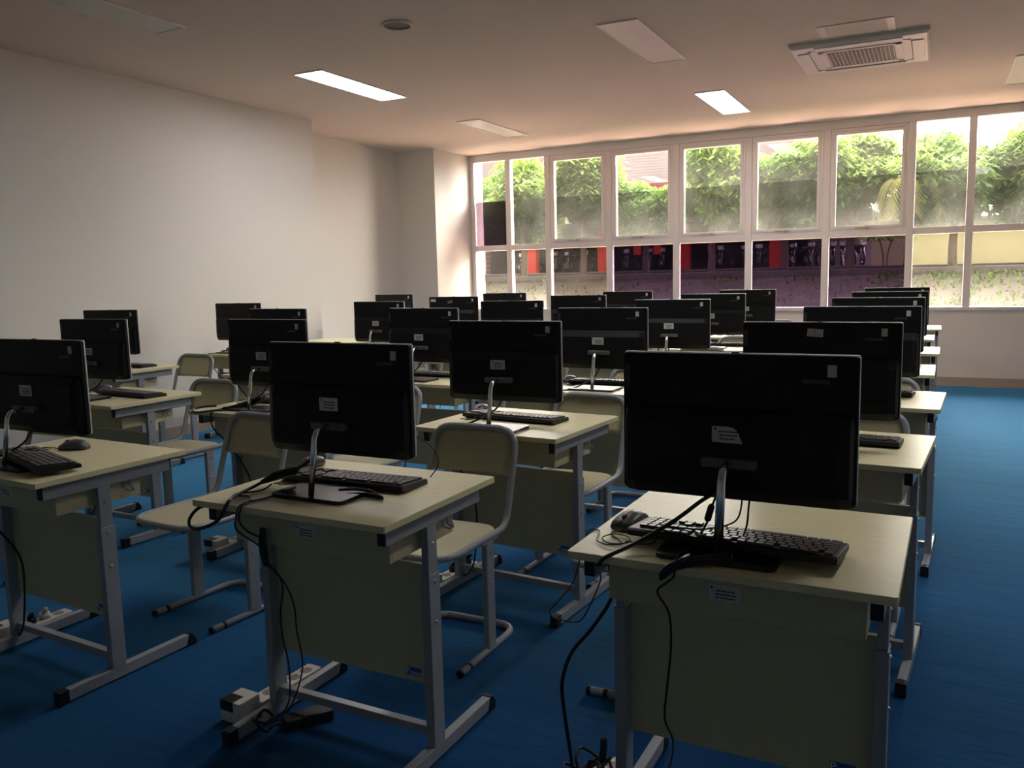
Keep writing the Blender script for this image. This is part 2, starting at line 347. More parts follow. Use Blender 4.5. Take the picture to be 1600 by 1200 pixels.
ac = thing('air_conditioner', 'square white ceiling cassette air conditioner with a slotted centre grille', 'air conditioner', (-.575, 7.265, CEIL))
b_ = MB(); h = .475
bm2 = bmesh.new()                          # panel: flat face with sloped edges, proud of the ceiling
def loopz(hw, z, n=0): return [bm2.verts.new((sx * hw, sy * hw, z)) for sx, sy in ((-1, -1), (1, -1), (1, 1), (-1, 1))]
L0, L1, L2 = loopz(h, -.001), loopz(h, -.024), loopz(h - .02, -.042)
for A, B in ((L0, L1), (L1, L2)):
    for i in range(4): bm2.faces.new((A[i], A[(i + 1) % 4], B[(i + 1) % 4], B[i]))
bm2.faces.new(L2); bm2.faces.new(L0[::-1]); b_.merge(bm2); b_.build('body', 'ac', ac)
for k in range(4):
    mt = Matrix.Rotation(k * PI / 2, 4, 'Z')
    f = MB(); f.box((-.30, -.435, -.050), (.30, -.355, -.0425), .004, mtx=mt); f.build('louver', 'ac', ac)
    s_ = MB(); s_.tube([mt @ Vector(p) for p in fillet([(-.36, -.34, -.0425), (-.32, -.34, -.0425), (-.30, -.352, -.0425), (.30, -.352, -.0425), (.32, -.34, -.0425), (.36, -.34, -.0425)], .01)], .0025, 5); s_.build('slot', 'grille', ac)
g = MB(); g.box((-.235, -.235, -.0475), (.235, .235, -.0425), .004); gr = g.build('grille', 'grille', ac)
s_ = MB()
for k in range(17):
    xx = -.228 + k * .0285
    s_.box((xx - .0022, -.235, -.052), (xx + .0022, .235, -.0475))
s_.build('slats', 'ac', gr)
f = MB(); ring_pts = ((-.30, -.30), (.30, -.30), (.30, .30), (-.30, .30))
for k in range(4):
    mt = Matrix.Rotation(k * PI / 2, 4, 'Z'); f.box((-.29, -.29, -.048), (.29, -.245, -.0425), .003, mtx=mt)
f.build('grille_frame', 'ac', ac)
hp = MB(); x0, x1, y0, y1 = -.81, -.315, 6.42, 6.78
for (a0, b0, a1, b1) in ((x0, y0, x0 + .05, y1), (x1 - .05, y0, x1, y1), (x0 + .05, y0, x1 - .05, y0 + .012)): hp.box((a0, b0, CEIL - .006), (a1, b1, CEIL))
hp_o = hp.build('access_hatch', 'ac'); tag(hp_o, 'pale frame of a ceiling access hatch beside the air conditioner', 'hatch')
tag(MB().box((x0 + .05, y0 + .012, CEIL - .003), (x1 - .05, y1, CEIL)).build('hatch_panel', 'ceiling', hp_o))

# ---------------------------------------------------------------- student desk
HD = 0.737
def rrect(x0, y0, x1, y1, r, n=4):
    out = []
    for cx, cy, a0 in ((x1 - r, y1 - r, 0), (x0 + r, y1 - r, 90), (x0 + r, y0 + r, 180), (x1 - r, y0 + r, 270)):
        for j in range(n + 1):
            a = math.radians(a0 + 90 * j / n); out.append((cx + r * math.cos(a), cy + r * math.sin(a)))
    return out
def text_lines(mb, cx, y, cz, w, h, n=3, big=None):
    random.seed(int(cx * 999) + n)
    for k in range(n):
        z = cz + h * (.12 - .22 * k); x = cx - w * .30 + random.random() * w * .06; xe = cx + w * .40 - random.random() * w * .12
        while x < xe:
            l = w * random.uniform(.05, .16); mb.box((x, y - .0003, z - h * .042), (min(x + l, xe), y, z + h * .042)); x += l + w * .018
    mb.box((cx - w * .43, y - .0003, cz + h * .2), (cx - w * .36, y, cz + h * .36))
def make_desk():
    t_ = thing('student_desk', '', 'desk')
    MB().prism(rrect(-.327, -.2775, .327, .2775, .006), HD - .018, HD, .0012).build('top', 'lam', t_)
    for s_ in (-1, 1):
        x = s_ * .290
        r = MB().box((x - .0125, -.238, .672), (x + .0125, .225, .7188), .002).build('rail', 'steel', t_)
        for ya in (-.243, .2245): MB().box((x - .0115, ya, .6735), (x + .0115, ya + .0055, .7175), .001).build('end_cap', 'blk', r)
        l = MB().box((x - .014, -.058, .035), (x + .014, -.006, .535), .002).box((x - .011, -.054, .535), (x + .011, -.010, .673), .0015).build('leg', 'steel', t_)
        for z in (.62, .515, .40):
            MB().tube([(x + s_ * (.0105 if z > .54 else .0135), -.032, z), (x + s_ * (.015 if z > .54 else .018), -.032, z)], [.006, .0035], 8).build('bolt', 'screw', l)
        f = MB().box((x - .014, -.243, .006), (x + .014, .262, .044), .002).build('foot', 'steel', t_)
        for (ya, yb, sg) in ((-.252, -.215, -1), (.236, .282, 1)):
            cp = MB()
            if sg < 0: cp.box((x - .016, ya, 0), (x + .016, yb, .047), .003)
            else: cp.prism([(ya, 0), (yb, 0), (yb, .022), (yb - .018, .047), (ya + .016, .047)], x - .016, x + .016, .002, mtx=Matrix(((0, 0, 1, 0), (1, 0, 0, 0), (0, 1, 0, 0), (0, 0, 0, 1))))
            cp.build('rubber_cap', 'blk', f)
    MB().box((-.277, -.045, .068), (.277, -.019, .093), .002).build('crossbar', 'steel', t_)
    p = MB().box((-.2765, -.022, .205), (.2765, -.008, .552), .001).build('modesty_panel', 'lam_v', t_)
    st = MB().box((.19, -.0228, .222), (.243, -.0221, .246)).build('brand_sticker', 'bluest', p)
    st['label'] = 'small blue maker sticker with white lettering'
    mt = Matrix.Translation((.217, -.0229, .231)) @ Matrix.Rotation(PI / 2, 4, 'X')
    tx = MB().text('ranov', .0180, Matrix.Translation((.2240, -.0230, .2300)) @ Matrix.Rotation(PI / 2, 4, 'X') @ Matrix.Diagonal((1.0, 1, 1, 1)), .0002)
    tx.text('P', .027, Matrix.Translation((.1965, -.0230, .2335)) @ Matrix.Rotation(PI / 2, 4, 'X'), .0002)
    tx.build('lettering', 'whitetxt', p)
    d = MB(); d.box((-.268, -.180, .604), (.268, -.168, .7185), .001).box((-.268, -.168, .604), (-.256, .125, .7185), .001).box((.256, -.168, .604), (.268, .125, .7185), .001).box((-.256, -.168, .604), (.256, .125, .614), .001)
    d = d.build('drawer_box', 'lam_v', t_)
    lb = MB().box((-.043, -.1806, .640), (.025, -.1801, .674)).build('label_sticker', 'paper', d); lb['label'] = 'white printed inventory label'
    tl = MB(); text_lines(tl, -.009, -.1807, .657, .068, .034); tl.build('printing', 'ink', lb)
    hk = MB(); hk.tube(fillet([(.269, .060, .705), (.276, .060, .70), (.276, .060, .640), (.30, .066, .630), (.30, .075, .65)], .008), .0028, 6); hk.tube(fillet([(.269, .085, .705), (.276, .085, .70), (.276, .085, .640), (.30, .079, .630), (.30, .075, .65)], .008), .0028, 6)
    hk.build('bag_hook', 'steel', d)
    return t_

# ---------------------------------------------------------------- school chair
def make_chair():
    t_ = thing('school_chair', '', 'chair')
    hw = .178
    pts = [(-hw, .245, .765), (hw, .245, .765), (hw, .135, .425), (hw * .98, -.285, .425), (-hw * .98, -.285, .425), (-hw, .135, .425)]
    MB().tube(fillet(pts, [.085, .085, .075, .10, .10, .075], True, 7), .0125, 10, closed=True).build('tube_frame', 'steel', t_)
    def yz(z): return .245 - (.765 - z) * (.11 / .34)
    bk = MB(); bm3 = bmesh.new(); rows = 9; V = []
    for i in range(rows):
        z = .60 + .160 * i / (rows - 1); half = hw - .012
        if z > .70: half -= .075 * (1 - math.sqrt(max(0, 1 - ((z - .70) / .0655) ** 2))) if z < .7655 else .0
        row = []
        for j in range(9):
            q = -1 + 2 * j / 8; row.append((q * half, yz(z) + .012 * (1 - q * q), z))
        V.append(row)
    for side in (0, 1):
        vv = [[bm3.verts.new((p_[0], p_[1] + (.009 if side else 0), p_[2])) for p_ in row] for row in V]
        for i in range(rows - 1):
            for j in range(8):
                f = bm3.faces.new((vv[i][j], vv[i][j + 1], vv[i + 1][j + 1], vv[i + 1][j])); f.smooth = True
        if side == 0: v0 = vv
    rim = [(0, j) for j in range(9)] + [(i, 8) for i in range(1, rows)] + [(rows - 1, j) for j in range(7, -1, -1)] + [(i, 0) for i in range(rows - 2, 0, -1)]
    for k in range(len(rim)):
        a, b_ = rim[k], rim[(k + 1) % len(rim)]; bm3.faces.new((v0[a[0]][a[1]], v0[b_[0]][b_[1]], vv[b_[0]][b_[1]], vv[a[0]][a[1]]))
    bk.merge(bm3); bk.build('backrest', 'lam_c', t_)
    MB().prism(rrect(-hw + .010, -.276, hw - .010, .118, .075, 6), .419, .431, .002).build('seat', 'lam_c2', t_)
    for s_ in (-1, 1):
        x = s_ * (hw - .006)
        lg = MB().box((x - .0115, -.026, .018), (x + .0115, .030, .416), .006).box((x - .013, -.055, .408), (x + .013, .06, .418), .002).build('leg', 'steel', t_)
        for z in (.37, .26): MB().tube([(x + s_ * .011, .002, z), (x + s_ * .0155, .002, z)], [.006, .0035], 8).build('bolt', 'screw', lg)
    fx = hw - .006
    f = MB().tube(fillet([(-fx, -.205, .0135), (-fx, .21, .0135), (fx, .21, .0135), (fx, -.205, .0135)], [0, .08, .08, 0], False, 7), .0125, 10).build('floor_loop', 'steel', t_)
    for s_ in (-1, 1):
        MB().cyl((s_ * fx, -.216, .0135), (s_ * fx, -.204, .0135), .0132, 12).build('rubber_cap', 'blk', f)
        MB().cyl((s_ * fx, -.160, .0135), (s_ * fx, -.146, .0135), .0136, 12).build('rubber_ring', 'blk', f)
    return t_
M['lam_c'] = mat('chair_laminate', (0.52, 0.475, 0.30), 0.45, noise=0.07, nscale=8, stretch=(2, 26, 26), spec=0.45)
M['lam_c2'] = M['lam_c']

# ---------------------------------------------------------------- all-in-one computer
def make_computer(stickers='std'):
    """origin on the desk top below the panel; the screen faces +y, the back faces the viewer"""
    t_ = thing('desktop_computer', '', 'computer')
    w2, z0, z1 = .25, .107, .418
    fr_ = MB().prism(rrect(-w2, z0, w2, z1, .006), 0, .006, .0012, mtx=Matrix(((1, 0, 0, 0), (0, 0, 1, 0), (0, 1, 0, 0), (0, 0, 0, 1)))).build('bezel', 'silver', t_)
    MB().box((-w2 + .012, .006, z0 + .045), (w2 - .012, .0066, z1 - .012)).build('screen', 'screen', fr_)
    MB().box((-.008, -.004, z1 - .0005), (.008, .004, z1 + .0022), .001).build('webcam', 'blk', fr_)
    sh = MB()
    sh.prism(rrect(-w2 + .001, z0 - .001, w2 - .001, z1 - .0015, .007), -.013, -.0002, .003, mtx=Matrix(((1, 0, 0, 0), (0, 0, 1, 0), (0, 1, 0, 0), (0, 0, 0, 1))))
    bm4 = bmesh.new(); prof = [(-.010, .302), (-.026, .295), (-.040, .268), (-.044, .16), (-.040, .125), (-.020, .101), (-.004, .1015)]; rings = []
    for (xx, k_) in ((-.243, .35), (-.236, .72), (-.215, 1.0), (0, 1.0), (.215, 1.0), (.236, .72), (.243, .35)):
        rings.append([bm4.verts.new((xx, -.004 + (y + .004) * k_, .20 + (z - .20) * (.94 + .06 * k_))) for y, z in prof])
    for i in range(len(rings) - 1):
        for j in range(len(prof) - 1):
            f = bm4.faces.new((rings[i][j], rings[i][j + 1], rings[i + 1][j + 1], rings[i + 1][j])); f.smooth = False
    bm4.faces.new(rings[0]); bm4.faces.new(rings[-1][::-1])
    for i in range(len(rings) - 1): bm4.faces.new((rings[i][0], rings[i + 1][0], rings[i + 1][-1], rings[i][-1]))
    sh.merge(bm4); sh = sh.build('back_shell', 'shell', t_)
    pr = MB().box((-.246, -.0135, .335), (-.2325, -.0132, .391)).build('maker_badge', 'band', sh)
    MB().text('Lenovo', .0165, Matrix.Translation((-.239, -.0137, .363)) @ Matrix.Rotation(PI / 2, 4, 'X') @ Matrix.Rotation(PI / 2, 4, 'Z'), .0001).build('lettering', 'print', pr)
    tg = MB().box((.139, -.0135, .3585), (.193, -.0131, .3675)).build('service_tag', 'band2', sh)
    ps = MB().box((.188, -.0135, .373), (.206, -.0131, .398), mtx=Matrix.Translation((0, 0, 0))).build('paper_sticker', 'paper', sh); ps['label'] = 'small white square sticker'
    if stickers == 'six':
        a = .01
        q = MB().prism([(-.040, .371), (.011, .368), (.013, .393), (-.037, .397)], -.0136, -.0131, mtx=Matrix(((1, 0, 0, 0), (0, 0, 1, 0), (0, 1, 0, 0), (0, 0, 0, 1)))).build('number_sticker', 'paper', sh); q['label'] = 'white sticker printed with a 6'
        tx = MB().text('6', .012, Matrix.Translation((-.013, -.0138, .3875)) @ Matrix.Rotation(PI / 2, 4, 'X'), .0001)
        for k in range(2): tx.box((-.034 + .012 * k, -.0139, .3775 - .004 * k), (.006, -.0136, .3785 - .004 * k))
        tx.build('printing', 'ink', q)
    elif stickers == 'two':
        for k, (x, z) in enumerate(((-.205, .385), (-.03, .372))):
            MB().box((x - .026, -.0136, z - .012), (x + .026, -.0131, z + .012), mtx=None if k == 0 else Matrix.Translation((x, 0, z)) @ Matrix.Rotation(-.15, 4, 'Y') @ Matrix.Translation((-x, 0, -z))).build('label_sticker', 'paper' if k == 0 else 'tapep', sh)
    if stickers in ('std', 'torn'):
        if stickers == 'torn': poly = [(-.039, .230), (-.039, .264), (-.008, .2645), (.006, .262), (.014, .256), (.0255, .2305), (.0255, .2285)]
        else: poly = [(-.040, .229), (.0245, .229), (.0245, .266), (-.040, .266)]
        ls = MB().prism(poly, -.0432, -.0424, mtx=Matrix(((1, 0, 0, 0), (0, 0, 1, 0), (0, 1, 0, 0), (0, 0, 0, 1)))).build('label_sticker', 'paper', sh)
        ls['label'] = 'white printed inventory label' + (' with a torn corner' if stickers == 'torn' else '')
        tl = MB(); text_lines(tl, -.008, -.0434, .249, .060, .036); tl.build('printing', 'ink', ls)
    hg = MB().box((-.058, -.064, .178), (.058, -.041, .198), .003).build('hinge', 'hinge', t_)
    po = MB().tube(fillet([(0, -.145, .012), (0, -.118, .165), (0, -.105, .185), (0, -.062, .190)], [0, .03, .02, 0], False, 5), .0085, 10, flat=(.007, .0095)).build('pole', 'chrome', t_)
    bs = []
    bs = rrect(-.128, -.168, .118, -.018, .014, 5)
    MB().prism(bs, 0.0002, .011, .002).build('base', 'base', t_)
    return t_
M['band2'] = mat('grey_service_tag', (0.045, 0.045, 0.05), 0.4)
M['tapep'] = mat('masking_tape', (0.16, 0.15, 0.13), 0.6)

# ---------------------------------------------------------------- keyboard, mouse, cables
def make_keyboard():
    """origin at centre of its footprint; typist sits on +y, so the number pad lies towards -x"""
    t_ = thing('keyboard', '', 'keyboard'); tl = math.radians(4)
    mt = Matrix.Translation((0, .066, .002)) @ Matrix.Rotation(-tl, 4, 'X') @ Matrix.Translation((0, -.066, 0))
    MB().prism([(-.069, .009), (-.045, .0004), (.066, .0004), (.066, .012), (.060, .0155), (-.063, .0243), (-.069, .021)], -.220, .220, .002, mtx=Matrix(((0, 0, 1, 0), (1, 0, 0, 0), (0, 1, 0, 0), (0, 0, 0, 1)))).build('body', 'blk', t_)
    k = MB(); u = .0192
    def key(cx, cy, w=1, h=1):
        k.box((cx - w * u / 2 + .0016, cy - h * u / 2 + .0016, .0135), (cx + w * u / 2 - .0016, cy + h * u / 2 - .0016, .0185), .001, mtx=mt, seg=1)
    X0 = .211
    rows_ = [[1, -.5, 1, 1, 1, 1, -.5, 1, 1, 1, 1, -.5, 1, 1, 1, 1], [1] * 13 + [2], [1.5] + [1] * 12 + [1.5], [1.75] + [1] * 11 + [2.25], [2.25] + [1] * 10 + [2.75], [1.25, 1.25, 1.25, 6.25, 1.25, 1.25, 1.25, 1.25]]
    for r, row in enumerate(rows_):
        x = X0; y = -.0545 + r * .0196
        for q in row:
            if q < 0: x += q * u; continue
            key(x - q * u / 2, y, q); x -= q * u
        xn = X0 - 15.3 * u
        for j in range(3):
            if r in (0, 1, 2) or r == 5 or (r == 4 and j == 1): key(xn - (j + .5) * u, y)
        xp = X0 - 18.6 * u
        if r > 0:
            for j in range(3): key(xp - (j + .5) * u * .98, y)
    k = k.build('keys', 'keys', t_)
    MB().tube(spline([(-.15, -.067, .012), (-.152, -.082, .004), (-.165, -.095, .0025), (-.185, -.10, .0025), (-.20, -.092, .0025), (-.21, -.10, .0025)], 6), .0018, 6).build('cord', 'cable', t_)
    return t_
def make_mouse(cable):
    t_ = thing('computer_mouse', '', 'mouse'); b_ = bmesh.new(); N = 14; rings = []
    prof = [(-.052, .018, .010), (-.049, .0245, .017), (-.038, .0285, .024), (-.02, .030, .031), (.0, .0295, .036), (.02, .030, .0355), (.036, .029, .030), (.048, .023, .021), (.053, .013, .012)]
    for (y, hw, hh) in prof:
        ring_ = []
        for j in range(N):
            a = 2 * PI * j / N; ca, sa = math.cos(a), math.sin(a)
            ring_.append(b_.verts.new((hw * math.copysign(abs(ca) ** .8, ca), y, max(.0005, hh * .45 + hh * .55 * math.copysign(abs(sa) ** .85, sa)))))
        rings.append(ring_)
    for i in range(len(rings) - 1):
        for j in range(N):
            f = b_.faces.new((rings[i][j], rings[i][(j + 1) % N], rings[i + 1][(j + 1) % N], rings[i + 1][j])); f.smooth = True
    b_.faces.new(rings[0][::-1]); b_.faces.new(rings[-1])
    mb = MB(); mb.merge(b_); body = mb.build('body', 'mouse', t_)
    MB().tube([(0, -.034, .0285), (0, -.026, .0318), (0, -.018, .0338)], [.002, .0042, .002], 8).build('wheel', 'red', t_)
    MB().tube([(0, -.049, .0175), (0, -.036, .0262), (0, -.02, .0318), (0, .0, .0366), (0, .012, .0369)], .0007, 4).build('button_gap', 'blk', body)
    if cable: MB().tube(spline(cable, 7), .0016, 6).build('cord', 'cable', t_)
    return t_

# ---------------------------------------------------------------- lay the classroom out
ROW = ['front row', 'second row', 'third row', 'fourth row', 'fifth row', 'sixth row', 'last row by the windows']
COLW = {'R': 'aisle column', 'M': 'second column from the aisle', 'L': 'third column from the aisle', 'LL': 'fourth column from the aisle', 'LLL': 'column along the white wall'}
MON = {'R1': (-0.378, 1.813, -0.012), 'R2': (-0.337, 2.936, -0.02), 'R3': (-0.300, 4.134, -0.006), 'R4': (-0.299, 5.329, -0.001), 'R5': (-0.294, 6.592, -0.001), 'R6': (-0.293, 7.804, 0),
       'M1': (-1.503, 1.888, -.004), 'M2': (-1.520, 2.945, -0.008), 'M3': (-1.545, 4.114, -0.030), 'M4': (-1.521, 5.325, 0.001), 'M5': (-1.544, 6.545, 0.016), 'M6': (-1.523, 7.783, 0.006),
       'L1': (-2.727, 1.811, -0.001), 'L2': (-2.808, 3.014, -0.044), 'L3': (-2.691, 4.187, -0.063), 'L4': (-2.680, 5.329, -0.018), 'L5': (-2.688, 6.594, -0.002), 'L6': (-2.670, 7.813, -0.009),
       'LL2': (-4.000, 2.994, 0.029), 'LL3': (-3.818, 4.201, -0.041), 'LL4': (-3.907, 5.446, -0.071), 'LL5': (-3.900, 6.586, 0.037), 'LL6': (-4.002, 7.795, 0.001),
       'LLL3': (-5.293, 4.107, 0.099), 'LLL4': (-5.299, 5.359, 0.023), 'LLL6': (-5.391, 7.808, -0.003)}
DESK = {'R1': (-.361, 1.887, -.020), 'R2': (-.325, 2.9985, -.069), 'R3': (-.277, 4.1555, -.050), 'M1': (-1.488, 1.889, -.018), 'M2': (-1.5157, 3.0447, -.0845), 'L1': (-2.734, 1.857, -.054),
        'LL2': (-3.93, 3.055, -.05), 'LLL3': (-5.27, 4.10, -.03), 'R4': (-.312, 5.37, -.01), 'R5': (-.285, 6.625, -.01), 'R6': (-.322, 7.83, -.01), 'R7': (-.265, 9.11, 0), 'M7': (-1.52, 9.12, 0), 'LLL5': (-5.28, 6.62, 0)}
for k, (x, y, a) in MON.items(): DESK.setdefault(k, (x + .02, y + .05, a * .6))
CH = {'M1': (-1.545, 2.495, .0), 'L1': (-2.58, 2.43, -.08), 'M2': (-1.43, 3.40, -.03), 'L2': (-2.56, 3.42, -.02), 'LL2': (-3.735, 3.31, .0), 'LLL3': (-5.22, 4.56, .03), 'R1': (-.735, 2.535, -1.56),
      'R2': (-.265, 3.30, -.04), 'R3': (-.235, 4.38, 0), 'M4': (-1.53, 5.90, 0), 'M7': (-1.56, 9.45, 0), 'LL1': (-3.86, 2.42, 0)}
random.seed(11)
for k, (x, y, a) in DESK.items(): CH.setdefault(k, (x + random.uniform(-.03, .05), y + .34 + random.uniform(-.02, .04), random.uniform(-.05, .05)))
def split(k):
    c = k.rstrip('0123456789'); return c, int(k[len(c):]) - 1
def where(k): c, i = split(k); return '%s, %s' % (ROW[i], COLW[c])

proto = None
DK = {}
for k, (x, y, a) in DESK.items():
    if proto is None: proto = make_desk(); o = proto
    else: o = copy_tree(proto)
    o.location = (x, y, 0); o.rotation_euler = (0, 0, a); DK[k] = o
    kind_ = 'empty pale laminate desk' if k in ('R7', 'M7', 'LLL5') else 'pale laminate desk with grey steel legs'
    tag(o, '%s, %s' % (kind_, where(k)), 'desk', 'pale laminate student desks')
proto = None
for k, (x, y, a) in CH.items():
    if proto is None: proto = make_chair(); o = proto
    else: o = copy_tree(proto)
    o.location = (x, y, 0); o.rotation_euler = (0, 0, a)
    tag(o, ('sideways ' if k == 'R1' else '') + 'laminate chair with grey tube frame, %s' % where(k), 'chair', 'school chairs behind the desks')
protos = {}
for k, (x, y, a) in MON.items():
    st = {'R1': 'torn', 'R2': 'six', 'LL5': 'two'}.get(k, 'std')
    if st not in protos: protos[st] = make_computer(st); o = protos[st]
    else: o = copy_tree(protos[st])
    o.location = (x, y, HD); o.rotation_euler = (0, 0, a)
    tag(o, 'black all-in-one computer seen from behind, %s' % where(k), 'computer', 'black all-in-one computers')
tagged = {'R1': 'black all-in-one computer with a torn white label, front row, aisle column', 'R2': 'black all-in-one computer with a sticker numbered 6, second row, aisle column',
          'LL5': 'black all-in-one computer with two stickers on top, fifth row, fourth column from the aisle'}
for o in list(COL.objects):
    if o.get('category') == 'computer':
        for k, l in tagged.items():
            if abs(o.location.x - MON[k][0]) < 1e-4 and abs(o.location.y - MON[k][1]) < 1e-4: o['label'] = l
def at_desk(k, lx, ly, z=HD):
    x, y, a = DESK[k]; return (x + math.cos(a) * lx - math.sin(a) * ly, y + math.sin(a) * lx + math.cos(a) * ly, z)
ON_BASE = ('R1', 'L1')
KB = {'R1': (-.002, -.122, -.055), 'M1': (-.03, .052, .04), 'L1': (.065, -.105, -.26), 'M2': (-.035, .035, -.02), 'LL2': (.05, .04, -.05), 'R2': (.02, .05, .0), 'L2': (-.02, .08, 0)}
proto = None
for k in MON:
    lx, ly, a = KB.get(k, (random.uniform(-.03, .03), random.uniform(.085, .115), random.uniform(-.05, .05)))
    if proto is None: proto = make_keyboard(); o = proto
    else: o = copy_tree(proto)
    o.location = at_desk(k, lx, ly, HD + (.0113 if k in ON_BASE else 0)); o.rotation_euler = (0, 0, DESK[k][2] + a)
    tag(o, 'black full-size keyboard on the desk, %s' % where(k), 'keyboard', 'black keyboards')
# mouse with its own cord; the cord of the front aisle mouse loops on the desk and hangs over its edge
MS = {'R1': (-.262, -.055, -.22), 'M1': (-.282, .165, .15), 'L1': (-.075, .115, -1.1), 'M2': (-.262, .125, .25), 'L2': (-.275, .15, -.3)}
a1 = MS['R1']
def loc2(k, pts):
    lx, ly, a = MS[k]; out = []
    for (x, y, z) in pts:
        dx, dy = x - lx, y - ly; out.append((math.cos(a) * dx + math.sin(a) * dy, -math.sin(a) * dx + math.cos(a) * dy, z))
    return out
r1cord = loc2('R1', [(-.262, -.112, .008), (-.28, -.135, .003), (-.25, -.165, .0025), (-.235, -.19, .0025), (-.262, -.20, .0025), (-.285, -.175, .0045), (-.27, -.145, .006), (-.235, -.15, .006), (-.22, -.18, .0045), (-.25, -.215, .0045), (-.29, -.195, .003), (-.31, -.13, .003), (-.325, -.118, .002), (-.338, -.125, .0005), (-.342, -.155, -.03), (-.350, -.19, -.10), (-.368, -.235, -.135), (-.383, -.25, -.155), (-.37, -.26, -.165), (-.345, -.265, -.166), (-.306, -.262, -.162), (-.280, -.262, -.12), (-.256, -.262, -.062), (-.262, -.25, -.05)])
std_cord = [(0, -.052, .008), (-.002, -.07, .003), (-.02, -.085, .0025), (-.03, -.11, .0025), (-.005, -.125, .0025), (.02, -.105, .0028), (.0, -.09, .0045), (-.02, -.12, .0045), (.01, -.15, .0028), (.05, -.16, .0025), (.085, -.15, .0025)]
pm = {}
for k in MON:
    lx, ly, a = MS.get(k, (-.284 + random.uniform(-.006, .004), random.uniform(.08, .12), random.uniform(-.1, .2)))
    kind = 'R1' if k == 'R1' else 'std'
    if kind not in pm: pm[kind] = make_mouse(r1cord if kind == 'R1' else std_cord); o = pm[kind]
    else: o = copy_tree(pm[kind])
    o.location = at_desk(k, lx, ly, HD); o.rotation_euler = (0, 0, DESK[k][2] + a)
    tag(o, ('black mouse with a red wheel on the desk, %s' if k == 'R1' else 'black mouse on the desk, %s') % where(k), 'mouse', 'black computer mice')

# ---------------------------------------------------------------- cables, adapters and power strips
def cord(name, pts, r, label, k, group=None, seg=8, cat='cable', parent=None, m='cable'):
    x, y, a = DESK[k]
    o = MB().tube(spline(pts, seg), r, 7).build(name, m, parent)
    if parent is None:
        o.location = (x, y, 0); o.rotation_euler = (0, 0, a); tag(o, label, cat, group)
    return o
# front row, aisle column
cord('power_cable', [(-.045, -.098, .853), (-.075, -.115, .835), (-.125, -.165, .795), (-.19, -.235, .757), (-.235, -.285, .737), (-.247, -.290, .722), (-.262, -.268, .7125), (-.2725, -.225, .7115), (-.2725, -.175, .69), (-.2725, -.152, .63), (-.278, -.15, .585), (-.32, -.16, .515), (-.368, -.17, .45), (-.388, -.18, .38), (-.39, -.17, .31), (-.38, -.16, .20), (-.36, -.17, .10), (-.35, -.13, .052)], .0046,
     'thick black power cable curving down to the floor, front row, aisle column', 'R1', 'computer power cables')
o = cord('data_cable', [(-.045, -.10, .852), (-.052, -.135, .82), (-.058, -.15, .79), (-.075, -.20, .757), (-.088, -.255, .750), (-.083, -.289, .742), (-.085, -.293, .72), (-.10, -.295, .705), (-.12, -.288, .68), (-.123, -.20, .60), (-.122, -.19, .52), (-.13, -.19, .43), (-.142, -.17, .34), (-.145, -.10, .25), (-.17, -.04, .15), (-.2, -.03, .10)], .0026, 'thin black cable with a tied coil on the desk edge, front row, aisle column', 'R1', 'thin black data cables')
MB().tube([(-.050, -.128, .832), (-.0505, -.131, .828), (-.0555, -.144, .802), (-.056, -.146, .798)], [.004, .0075, .0075, .004], 10).build('ferrite_bead', 'blk', o)
cl = MB(); random.seed(5)
for q in range(6):
    dz = q * .0022; j = random.uniform(-.013, .013)
    P_ = [(-.105, -.296 + j, .714 + dz), (-.08, -.293 + j * .5, .735 + dz), (-.04, -.272 + j, .744 + dz), (.0, -.248 + j, .7445 + dz), (.018, -.236 - j, .7445 + dz), (.012, -.226 + j, .7455 + dz), (-.02, -.240, .746 + dz), (-.06, -.268 - j, .745 + dz), (-.095, -.288, .731 + dz), (-.112, -.297, .712 + dz)]
    cl.tube(spline(P_ + [P_[0]], 5), .0026, 6)
cl.tube([(-.075, -.300, .752), (-.070, -.296, .756), (-.062, -.262, .756)], .006, 6)
cl.build('cable_coil', 'cable', o)
cord('video_cable', [(.03, -.085, .880), (.024, -.105, .84), (.022, -.12, .79), (.016, -.16, .765), (.0, -.20, .757), (-.012, -.225, .7535), (-.03, -.24, .758)], .0022, 'thin black cable hanging below the screen beside the pole, front row, aisle column', 'R1', 'thin black data cables')
cord('usb_cable', [(-.16, -.145, .778), (-.11, -.15, .778), (-.05, -.155, .785), (.0, -.12, .80), (.005, -.085, .845)], .002, 'thin black cable looped across the keyboard, front row, aisle column', 'R1', 'thin black data cables')
